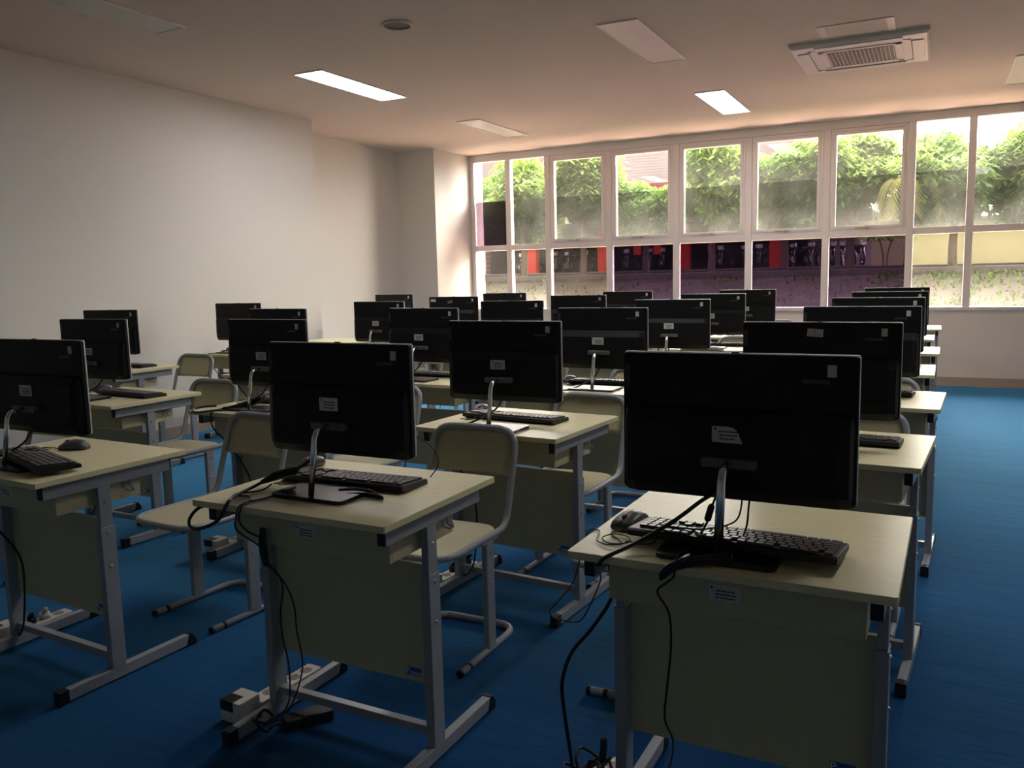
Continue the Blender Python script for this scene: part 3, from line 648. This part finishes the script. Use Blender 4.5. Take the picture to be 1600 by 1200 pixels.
def power_strip(k, lx, ly, rz, n, label, plugs=(), box=False):
    x, y, a = DESK[k]; p_ = at_desk(k, lx, ly, 0.0)
    t_ = thing('power_strip', label, 'power strip', p_, a + rz, 'white power strips')
    L_ = .05 + .055 * n
    MB().prism(rrect(-.03, -L_ / 2, .03, L_ / 2, .008), .0005, .038, .004).build('body', 'whitepl', t_)
    for i in range(n):
        yy = L_ / 2 - .045 - i * .055
        s_ = MB(); s_.prism([(.021 * math.cos(q * PI / 10), yy + .021 * math.sin(q * PI / 10)) for q in range(20)], .0375, .0387)
        s_ = s_.build('socket', 'socket', t_)
        MB().cyl((0, yy - .009, .0385), (0, yy - .009, .0392), .003, 8).cyl((0, yy + .009, .0385), (0, yy + .009, .0392), .003, 8).build('holes', 'blk', s_)
    for (i, m_) in plugs:
        yy = L_ / 2 - .045 - i * .055
        pg = MB(); pg.cyl((0, yy, .0387), (0, yy, .062), .019, 14).tube([(0, yy, .062), (.012, yy, .078), (.03, yy - .008, .084)], [.012, .008, .005], 8); pg.build('plug', m_, t_)
    if box:
        bx = MB().box((-.055, -L_ / 2 - .085, .0005), (.025, -L_ / 2 + .001, .068), .004).build('adapter_box', 'whitepl', t_)
        MB().box((-.056, -L_ / 2 - .087, .036), (.0, -L_ / 2 - .040, .0695), .003).build('dark_plug', 'blk', bx)
    return t_
power_strip('R1', -.385, -.02, -.35, 4, 'white power strip under cable loops at the foot, front row, aisle column', ((1, 'whitepl'), (2, 'blk')))
cl = MB(); random.seed(9)
for q in range(6):
    cx, cy, cz = -.355 + random.uniform(-.02, .02), -.10 + random.uniform(-.03, .03), .075 + q * .012; rr = random.uniform(.035, .055); ph = random.random() * 6
    cl.tube([(cx + rr * math.cos(t2 * .45 + ph), cy + rr * 1.1 * math.sin(t2 * .45 + ph), cz + .02 * math.sin(t2 * .9 + ph)) for t2 in range(15)], .004, 6)
cl.tube(spline([(-.34, -.06, .05), (-.345, -.07, .09), (-.33, -.085, .13), (-.325, -.08, .18), (-.33, -.07, .19)], 5), .009, 7)
o = cl.build('cable_bundle', 'cable'); x, y, a = DESK['R1']; o.location = (x, y, 0); o.rotation_euler = (0, 0, a); tag(o, 'tangle of black cable heaped on the power strip, front row, aisle column', 'cable')
# front row, second column
o = cord('power_cable', [(-.06, -.055, .845), (-.12, -.07, .80), (-.20, -.085, .772), (-.225, -.14, .752), (-.215, -.20, .749), (-.20, -.25, .747), (-.185, -.284, .741), (-.20, -.305, .70), (-.25, -.32, .676), (-.30, -.31, .672), (-.322, -.29, .690), (-.315, -.26, .712), (-.285, -.232, .7145)], .0048, 'thick black cable looping off the desk corner, front row, second column from the aisle', 'M1', 'computer power cables')
MB().tube([(-.125, -.070, .795), (-.135, -.072, .790), (-.20, -.082, .772), (-.225, -.115, .757)], [.006, .012, .014, .006], 8).build('cable_sleeve', 'blk', o)
o = cord('data_cable', [(-.21, -.09, .748), (-.205, -.13, .741), (-.225, -.17, .741), (-.245, -.19, .7405), (-.23, -.215, .741), (-.20, -.20, .741), (-.168, -.215, .741), (-.14, -.26, .7415), (-.135, -.282, .737), (-.14, -.287, .70), (-.150, -.25, .66), (-.145, -.20, .62), (-.148, -.19, .56), (-.17, -.13, .50), (-.205, -.075, .43), (-.225, -.07, .35), (-.222, -.07, .27), (-.20, -.075, .19), (-.19, -.09, .10), (-.20, -.11, .05)], .0026, 'thin black cable draped over the desk edge, front row, second column from the aisle', 'M1', 'thin black data cables')
cord('data_cable', [(-.10, -.11, .754), (-.13, -.19, .741), (-.15, -.25, .741), (-.143, -.283, .737), (-.150, -.288, .71), (-.185, -.255, .66), (-.150, -.205, .60), (-.145, -.19, .55), (-.155, -.12, .47), (-.17, -.07, .38), (-.17, -.065, .30), (-.15, -.07, .2), (-.165, -.09, .11), (-.185, -.11, .06)], .0024, 'second thin black cable hanging down the panel, front row, second column from the aisle', 'M1', 'thin black data cables')
cl = MB()
for q in range(5): cl.tube(spline([(-.155 + q * .004, -.197 - .002 * (q % 2), .655), (-.158 + q * .005, -.200, .62), (-.160 + q * .006, -.198, .58), (-.15 + q * .003, -.196, .545)], 5), .003, 6)
cl.build('tied_bundle', 'cable', o)
cord('keyboard_cable', [(.20, .12, .758), (.225, .13, .80), (.225, .09, .86), (.19, .04, .90)], .0018, 'thin black cord arching from keyboard to screen, front row, second column from the aisle', 'M1', 'thin black data cables')
cl = MB(); random.seed(4)
for q in range(4):
    cl.tube(spline([(.02, -.07, .7405 + .003 * q), (.06, -.06 + .004 * q, .742 + .003 * q), (.12, -.05, .741 + .003 * q), (.165, -.065 - .004 * q, .7405 + .003 * q), (.17, -.075, .741 + .002 * q), (.12, -.072, .7405 + .003 * q), (.06, -.085, .7405 + .002 * q)], 5), .0025, 6)
o = cl.build('cable_bundle', 'cable'); x, y, a = DESK['M1']; o.location = (x, y, 0); o.rotation_euler = (0, 0, a); tag(o, 'small folded bundle of black cable beside the keyboard, front row, second column', 'cable')
t_ = thing('power_adapter', 'black power brick on the carpet beside the desk foot, front row, second column', 'power adapter', at_desk('M1', -.165, -.045, 0), .95)
MB().prism(rrect(-.075, -.03, .075, .03, .012), .0005, .036, .006).build('body', 'blk', t_)
MB().tube(spline([(-.075, 0, .018), (-.10, .0, .022), (-.13, -.02, .02), (-.15, .0, .05), (-.12, .03, .06), (-.10, .0, .045), (-.13, -.03, .05), (-.16, -.01, .06), (-.13, .03, .045)], 6), .0045, 7).build('cord', 'cable', t_)
power_strip('M1', -.355, .07, -.04, 4, 'white power strip with a boxy adapter, front row, second column from the aisle', (), True)
# front row, third column
power_strip('L1', -.358, .10, .0, 3, 'white power strip with plugs in it, front row, third column from the aisle', ((2, 'blk'), (1, 'whitepl')), True)
power_strip('M2', -.352, .02, .0, 4, 'white power strip crowded with plugs, second row, second column from the aisle', ((0, 'blk'), (1, 'whitepl'), (2, 'blk')), True)
power_strip('L2', -.352, .02, .0, 3, 'white power strip with white plugs, second row, third column from the aisle', ((0, 'whitepl'), (1, 'whitepl')), True)
# every other computer: a power cable falling behind its desk
pts = [(-.03, -.055, .85), (-.05, -.08, .80), (-.09, -.13, .765), (-.14, -.20, .742), (-.165, -.262, .742), (-.172, -.285, .728), (-.175, -.27, .66), (-.17, -.20, .58), (-.17, -.12, .47), (-.18, -.06, .36), (-.185, -.055, .24), (-.20, -.06, .12), (-.24, -.055, .06), (-.262, -.05, .055)]
proto = None
for k in MON:
    if k in ('R1', 'M1'): continue
    if proto is None: proto = MB().tube(spline(pts, 6), .0038, 6).build('power_cable', 'cable'); o = proto
    else: o = proto.copy(); COL.objects.link(o)
    x, y, a = DESK[k]; o.location = (x, y, 0); o.rotation_euler = (0, 0, a)
    tag(o, 'black power cable down the back of the desk, %s' % where(k), 'cable', 'computer power cables')
cl = MB(); random.seed(8)
for q in range(5):
    w_ = .004 * q
    cl.tube(spline([(-.18 + w_, -.215, .741 + w_ * .6), (-.14, -.18 - w_, .744 + w_ * .6), (-.10 - w_, -.13, .750 + w_), (-.06, -.075 + w_, .765 + w_), (-.05, -.065, .775 + w_), (-.08 + w_, -.12, .752 + w_ * .5), (-.15, -.205 + w_, .742 + w_ * .5)], 5), .003, 6)
o = cl.build('cable_bundle', 'cable'); x, y, a = DESK['L2']; o.location = (x, y, 0); o.rotation_euler = (0, 0, a); tag(o, 'thick black cable bundle leaning on the pole, second row, third column', 'cable')
cord('looped_cable', [(-.16, -.20, .744), (-.19, -.255, .742), (-.215, -.284, .74), (-.25, -.288, .735), (-.30, -.275, .735), (-.335, -.23, .74), (-.325, -.17, .7415), (-.29, -.14, .741)], .0045, 'black cable looping round the desk corner, second row, third column from the aisle', 'L2', 'computer power cables')

# ---------------------------------------------------------------- outside
M['soil'] = mat('bank_soil', (0.018, 0.0145, 0.012), 0.95, spec=0.03, noise=0.35, nscale=1.6, bump=0.3, bscale=12)
M['verge'] = mat('grassy_verge', (0.12, 0.17, 0.06), 0.95, spec=0.03, noise=0.4, nscale=2.5)
M['paving'] = mat('reddish_paving', (0.70, 0.49, 0.38), 0.9, spec=0.03, noise=0.15, nscale=3)
M['kerb'] = mat('stone_kerb', (0.085, 0.075, 0.07), 0.9, spec=0.03, noise=0.2, nscale=4)
M['yellow'] = mat('cream_yellow_render', (0.36, 0.32, 0.19), 0.85, spec=0.03, noise=0.06, nscale=2)
M['pink'] = mat('pinkish_render', (0.30, 0.18, 0.16), 0.85, spec=0.03)
M['whiter'] = mat('white_render', (0.72, 0.70, 0.68), 0.85, spec=0.03)
M['lilac'] = mat('lilac_render', (0.36, 0.33, 0.38), 0.85, spec=0.03)
M['redp'] = mat('red_paint', (0.36, 0.03, 0.02), 0.6, spec=0.03)
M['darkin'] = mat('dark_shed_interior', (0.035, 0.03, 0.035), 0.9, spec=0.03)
M['leaf'] = [mat('leaf_green_%d' % i, c_, 0.6, noise=0.3, nscale=0.7, trans=0.42, spec=0.04) for i, c_ in enumerate(((0.115, 0.185, 0.030), (0.085, 0.150, 0.028), (0.130, 0.200, 0.036)))]
M['weed'] = mat('dusty_weed_green', (0.045, 0.078, 0.018), 0.8, noise=0.3, nscale=1.0, trans=0.15, spec=0.03)
M['fascia'] = mat('red_brown_fascia', (0.16, 0.045, 0.035), 0.8, spec=0.03)
M['bark'] = mat('grey_brown_bark', (0.13, 0.10, 0.08), 0.9, spec=0.03, noise=0.3, nscale=8)
M['palm'] = mat('dry_palm_frond', (0.22, 0.20, 0.07), 0.6, spec=0.03, trans=0.3)
M['bike'] = mat('motorcycle_black', (0.02, 0.02, 0.022), 0.35)
M['bikec'] = mat('motorcycle_silver', (0.45, 0.45, 0.48), 0.3, metal=0.6)
M['lamp'] = mat('headlamp_lens', (0.75, 0.75, 0.78), 0.15)
# roof with tile courses
m = mat('clay_roof_tiles', (0.42, 0.25, 0.22), 0.8); t = m.node_tree; b = t.nodes['Principled BSDF']; b.inputs['Specular IOR Level'].default_value = 0.03
tc = t.nodes.new('ShaderNodeTexCoord'); wv = t.nodes.new('ShaderNodeTexWave'); wv.bands_direction = 'Z'; wv.inputs['Scale'].default_value = 1.6; wv.inputs['Distortion'].default_value = 0.4
rr = t.nodes.new('ShaderNodeValToRGB'); rr.color_ramp.elements[0].color = (0.026, 0.018, 0.018, 1); rr.color_ramp.elements[1].color = (0.042, 0.030, 0.029, 1)
t.links.new(tc.outputs['Object'], wv.inputs['Vector']); t.links.new(wv.outputs['Fac'], rr.inputs[0]); t.links.new(rr.outputs[0], b.inputs['Base Color']); M['tiles'] = m
m = m.copy(); m.name = 'brown_louver_wall'; rr = [n for n in m.node_tree.nodes if n.type == 'VALTORGB'][0]; rr.color_ramp.elements[0].color = (0.08, 0.05, 0.045, 1); rr.color_ramp.elements[1].color = (0.17, 0.11, 0.10, 1)
[n for n in m.node_tree.nodes if n.type == 'TEX_WAVE'][0].inputs['Scale'].default_value = 1.2
M['louver'] = m
g = MB(); prof = [(YW + .2, .25), (12.5, .30), (15, .42), (20, .68), (25, .95), (28.5, 1.12), (28.6, 1.24), (33.0, 1.27), (33.1, 1.36), (36, 1.38), (80, 1.4)]
xs = [-60, -30, -20, -12, -8, -4, 0, 4, 20, 40]
V = [[g.bm.verts.new((x_, y_, z_ + (0.02 * math.sin(x_ * 1.7 + y_) if 12 < y_ < 28 else 0))) for x_ in xs] for (y_, z_) in prof]
for i in range(len(prof) - 1):
    for j in range(len(xs) - 1): g.bm.faces.new((V[i][j], V[i][j + 1], V[i + 1][j + 1], V[i + 1][j])).smooth = False
struct(g.build('ground_outside', 'soil'))
k_ = MB().box((-40, 28.5, 1.1), (20, 28.8, 1.30), .02).box((-40, 31.2, 1.2), (20, 31.4, 1.36), .02); struct(k_.build('kerb', 'kerb'))
struct(MB().box((-40, YW + .22, .2), (20, 14.2, .40)).build('paved_path', 'paving'))
# verge weeds: uncountable
g = MB(); random.seed(21)
for q in range(1700):
    x_ = random.uniform(-1.5, 6) if random.random() < .62 else random.uniform(-20, -1.5); y_ = random.uniform(15, 28.4); z_ = .42 + (y_ - 15) * .0525 - .02
    for kx in range(2):
        a = random.random() * 6.3; l = random.uniform(.04, .13); w_ = random.uniform(.01, .03); dx, dy = math.cos(a), math.sin(a)
        g._add([(x_ - dy * w_, y_ + dx * w_, z_), (x_ + dy * w_, y_ - dx * w_, z_), (x_ + dx * l * .6 + dy * w_, y_ + dy * l * .6 - dx * w_, z_ + l), (x_ + dx * l * .6 - dy * w_, y_ + dy * l * .6 + dx * w_, z_ + l)], [(0, 1, 2, 3)])
o = g.build('weeds', 'weed', smooth=0); tag(o, 'low green weeds growing on the soil bank outside the windows', 'weeds', kind='stuff')
fin = MB().box((-6.4, YW + .26, .2), (-5.91, YW + .41, 4.2)).build('facade_fin', 'whiter'); tag(fin, 'pale facade fin right outside the corner window', 'building fin')
pp = MB().cyl((-5.07, 11.3, .2), (-5.07, 11.3, 1.75), .022, 10).build('standpipe', 'whiter'); tag(pp, 'thin white standpipe just outside the corner windows', 'pipe')

# trees
def leaves(mb, n, rx, ry, rz, seed, size=.17):
    random.seed(seed); blobs = [(random.gauss(0, .45), random.gauss(0, .45), random.uniform(-.45, .55), random.uniform(.40, .62)) for _ in range(13)]
    for q in range(n):
        bx, by, bz, br = random.choice(blobs); d = Vector((random.gauss(0, 1), random.gauss(0, 1), random.gauss(0, 1))).normalized() * br * (random.random() ** .4)
        c_ = Vector(((bx + d.x) * rx, (by + d.y) * ry, (bz + d.z) * rz)); a = random.random() * 6.283; dr = random.uniform(.2, 1.1)
        ax = Vector((math.cos(a), math.sin(a), -dr)).normalized(); sd = ax.cross(Vector((0, 0, 1))).normalized(); sd = (sd + Vector((0, 0, random.uniform(-.5, .5)))).normalized()
        l = size * random.uniform(.7, 1.5); w_ = l * .15
        mb._add([c_, c_ + ax * l * .5 + sd * w_, c_ + ax * l, c_ + ax * l * .5 - sd * w_], [(0, 1, 2, 3)])
crown_me = []
for v in range(3):
    mb = MB(); leaves(mb, 15000, 1.0, 1.0, 1.0, 40 + v); me = bpy.data.meshes.new('crown'); mb.bm.to_mesh(me); mb.bm.free(); me.materials.append(M['leaf'][v]); crown_me.append(me)
TR = [(-7.15, 30.0, 1.75, 4.2, 1.55, 0, 'forked trunk mango tree behind the middle window', .12), (-4.75, 30.6, 1.7, 4.15, 1.5, 1, 'bushy green tree beside the forked mango tree', .0), (-2.55, 30, 1.75, 4.15, 1.5, 2, 'straight trunk tree in front of the parking shed end', .05),
      (.45, 30.3, 1.9, 4.0, 1.55, 1, 'round green tree in front of the yellow wall', .0), (2.6, 30.8, 1.7, 3.8, 1.5, 0, 'bushy tree cut off by the last window over the yellow wall', .0), (-12.1, 30.2, 2.0, 4.25, 1.45, 2, 'slim trunk tree before the red columned parking shed', .0),
      (-14.5, 30, 1.6, 4.05, 1.5, 0, 'bright green tree behind the second narrow window', .0), (-16.7, 30.6, 1.7, 3.8, 1.6, 1, 'dark leafy tree behind the corner window', .0), (-9.9, 31.2, 1.55, 3.5, 1.25, 1, 'low drooping tree between two taller trees', .0), (5.2, 31, 1.8, 3.9, 1.6, 2, 'green tree past the end of the yellow wall view', .0)]
for i, (x, y, r, cz, rz, v, lb, fork) in enumerate(TR):
    cz += .28; rz *= 1.16; r *= 1.05
    t_ = thing('mango_tree' if i in (0, 2) else 'leafy_tree', lb, 'tree', (x, y, 1.25), i * 1.3, 'trees outside the windows')
    cr = bpy.data.objects.new('foliage', crown_me[v]); COL.objects.link(cr); cr.parent = t_; cr.location = (0, 0, cz - 1.25); cr.scale = (r * .92, r * .92, rz * .92)
    tk = MB(); h_ = cz - 1.25
    tk.tube(spline([(0, 0, -.15), (.03, 0, h_ * .25), (.0, .04, h_ * .55), (.05, 0, h_ * .9)], 5), [.15 - .005 * j for j in range(16)], 9)
    for b2 in range(4):
        a = b2 * 1.6 + i; tk.tube(spline([(.0, .02, h_ * (.35 if (fork and b2 < 2) else .5)), (.35 * math.cos(a), .35 * math.sin(a), h_ * .75), (.8 * math.cos(a), .8 * math.sin(a), h_ * 1.05)], 4), [.075 - .006 * j for j in range(9)], 7)
    tk.build('trunk', 'bark', t_)
pt = thing('palm_tree', 'dry yellowish palm with hanging fronds beside the last sash window', 'tree', (-.85, 28.9, 1.2)); fd = MB(); random.seed(31)
for q in range(13):
    a = q * .62; rr_ = random.uniform(.8, 1.15); P_ = spline([(0, 0, 2.0), (.45 * rr_ * math.cos(a), .45 * rr_ * math.sin(a), 2.75), (.9 * rr_ * math.cos(a), .9 * rr_ * math.sin(a), 2.6), (1.15 * rr_ * math.cos(a), 1.15 * rr_ * math.sin(a), 1.7)], 7)
    fd.tube(P_, .012, 4)
    for i in range(3, len(P_)):
        d = (P_[i] - P_[i - 1]).normalized(); sd = d.cross(Vector((0, 0, 1))).normalized()
        for s_ in (-1, 1): fd._add([P_[i - 1], P_[i], P_[i] + sd * s_ * .28 + d * .18 + Vector((0, 0, -.22))], [(0, 1, 2)])
fd.build('fronds', 'palm', pt); MB().tube([(0, 0, -.1), (.03, 0, 1.0), (0, 0, 2.0)], [.09, .07, .06], 8).build('trunk', 'bark', pt)
sg = thing('papaya_sapling', 'thin stemmed sapling with an umbrella of leaves before the shed end wall', 'tree', (-1.68, 33.5, 1.3)); mb = MB(); mb.tube(spline([(-.05, 0, 0), (-.08, 0, .5), (-.25, 0, 1.2)], 4), .025, 6).tube(spline([(.05, 0, 0), (.1, 0, .6), (.28, 0, 1.15)], 4), .022, 6).build('trunk', 'bark', sg)
mb = MB(); random.seed(6)
for q in range(160):
    cx = random.choice((-.28, .3)); a = random.random() * 6.28; rr_ = random.uniform(.05, .6); z = 1.25 - rr_ * .4 + random.uniform(-.05, .12); x_, y_ = cx + rr_ * math.cos(a), rr_ * math.sin(a)
    mb._add([(x_, y_, z), (x_ + .05, y_ + .08, z - .03), (x_ + .22 * math.cos(a), y_ + .22 * math.sin(a), z - .12), (x_ - .05, y_ - .05, z - .03)], [(0, 1, 2, 3)])
mb.build('foliage', M['leaf'][1], sg)
# parking shed
sh = thing('parking_shed', 'dark open parking shed with red columns behind the trees', 'shed', (0, 0, 0))
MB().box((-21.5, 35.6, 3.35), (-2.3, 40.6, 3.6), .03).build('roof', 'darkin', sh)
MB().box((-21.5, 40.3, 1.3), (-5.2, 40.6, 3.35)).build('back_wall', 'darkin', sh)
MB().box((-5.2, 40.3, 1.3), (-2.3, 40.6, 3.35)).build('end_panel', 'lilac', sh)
for x in (-16.95, -13.45, -9.72, -5.95): MB().box((x - .22, 35.9, 1.3), (x + .22, 36.3, 3.35), .02).build('column', 'redp', sh)
MB().box((-21.5, 35.65, 1.3), (-2.3, 40.3, 1.42), .02).build('floor_slab', 'kerb', sh)
for x, lb in ((-11.75, 'narrow red banner hanging in the shed farther from the yellow wall'), (-10.85, 'narrow red banner hanging in the shed nearer the yellow wall')):
    tag(MB().box((x - .16, 35.72, 2.1), (x + .16, 35.75, 3.36), .004).build('hanging_banner', 'redp'), lb, 'banner', 'red banners hanging in the shed')
bw = thing('yellow_wall', 'long cream yellow boundary wall outside the last windows', 'wall', (0, 0, 0))
MB().box((-2.3, 36, 1.2), (14, 36.25, 3.0), .02).build('wall_panel', 'yellow', bw); MB().box((-2.35, 35.9, 3.0), (14, 36.35, 3.12), .02).build('coping', 'pink', bw)
hs = thing('tiled_roof_building', 'large building with a pale tiled roof behind the trees', 'building', (0, 0, 0))
r_ = MB(); r_._add([(-34, 43.4, 5.9), (-7.3, 43.4, 5.9), (-7.3, 50, 9.6), (-34, 50, 9.6), (-34, 43.4, 5.7), (-7.3, 43.4, 5.7), (-7.3, 50, 9.4), (-34, 50, 9.4)], [(0, 1, 2, 3), (7, 6, 5, 4), (0, 4, 5, 1), (1, 5, 6, 2), (2, 6, 7, 3), (3, 7, 4, 0)])
r_.build('roof', 'tiles', hs); MB().box((-33.5, 44.6, 1.3), (-3.0, 45, 5.9)).build('louvered_wall', 'louver', hs)
MB().box((-34, 43.3, 5.62), (-7.3, 43.45, 5.95)).build('fascia', 'fascia', hs)
MB().box((-7.3, 45, 1.3), (-6.6, 50, 8.6)).build('gable_end', 'pink', hs)
for x in (-24, -18.5, -14.2): MB().box((x - .13, 43.9, 1.3), (x + .13, 44.2, 5.75)).build('post', 'whiter', hs)
ws = thing('water_tower_post', 'orange square mast rising above the tiled roof', 'mast', (-22.3, 46, 0)); MB().box((-.3, -.3, 7.0), (.3, .3, 12), .02).build('mast', 'pink', ws)
fb = thing('white_building', 'pale building beyond the yellow wall', 'building', (0, 0, 0)); MB().box((-3, 52, 1.3), (2.0, 58, 5.0), .05).build('walls', 'yellow', fb); MB().box((-3.2, 51.7, 5.0), (2.2, 58.3, 5.2), .03).build('roof', 'pink', fb)
# motorcycles
def make_bike():
    t_ = thing('motorcycle', '', 'motorcycle')
    for y in (-.62, .62):
        w_ = MB(); w_.tube([(0, y + .26 * math.cos(a * PI / 9), .29 + .26 * math.sin(a * PI / 9)) for a in range(18)], .05, 7, closed=True); w_ = w_.build('wheel', 'bike', t_)
        MB().cyl((-.05, y, .29), (.05, y, .29), .14, 10).build('hub', 'bikec', w_)
    MB().tube(spline([(0, .75, .72), (0, .3, .74), (0, -.05, .55), (0, -.3, .52), (0, -.5, .80)], 4), [.09 + .04 * math.sin(j * .5) for j in range(17)], 9).build('body', 'bike', t_)
    MB().box((-.13, .0, .74), (.13, .75, .84), .03).build('seat', 'bike', t_)
    MB().tube([(-.06, -.62, .30), (-.06, -.5, .85)], .03, 6).tube([(.06, -.62, .30), (.06, -.5, .85)], .03, 6).build('fork', 'bikec', t_)
    hb = MB().tube(fillet([(-.36, -.38, 1.02), (-.12, -.48, .98), (.12, -.48, .98), (.36, -.38, 1.02)], .05), .018, 6); hb.tube([(-.25, -.43, 1.0), (-.30, -.45, 1.2), (-.33, -.46, 1.2)], .012, 5).tube([(.25, -.43, 1.0), (.30, -.45, 1.2), (.33, -.46, 1.2)], .012, 5); hb.build('handlebar', 'bike', t_)
    MB().box((-.14, -.62, .80), (.14, -.48, 1.0), .04).build('front_cowl', 'bikec', t_)
    MB().cyl((0, -.60, .88), (0, -.635, .88), .075, 12).build('headlamp', 'lamp', t_)
    return t_
proto = None; random.seed(15)
bx = [-17.9, -16.1, -15.5, -14.8, -14.1, -12.5, -11.5, -10.8, -9.0, -8.3, -7.4, -6.7, -5.2, -4.6, -4.0, -3.4, -2.9]
names = ['first', 'second', 'third', 'fourth', 'fifth', 'sixth', 'seventh', 'eighth', 'ninth', 'tenth', 'eleventh', 'twelfth', 'thirteenth', 'fourteenth', 'fifteenth', 'sixteenth', 'seventeenth']
for i, x in enumerate(bx):
    if proto is None: proto = make_bike(); o = proto
    else: o = copy_tree(proto)
    o.location = (x, 37.4 + random.uniform(-.3, .3), 1.42); o.rotation_euler = (0, 0, random.uniform(-.35, .35))
    tag(o, 'parked motorcycle in the shed, %s counted from the corner window side' % names[i], 'motorcycle', 'motorcycles in the parking shed')
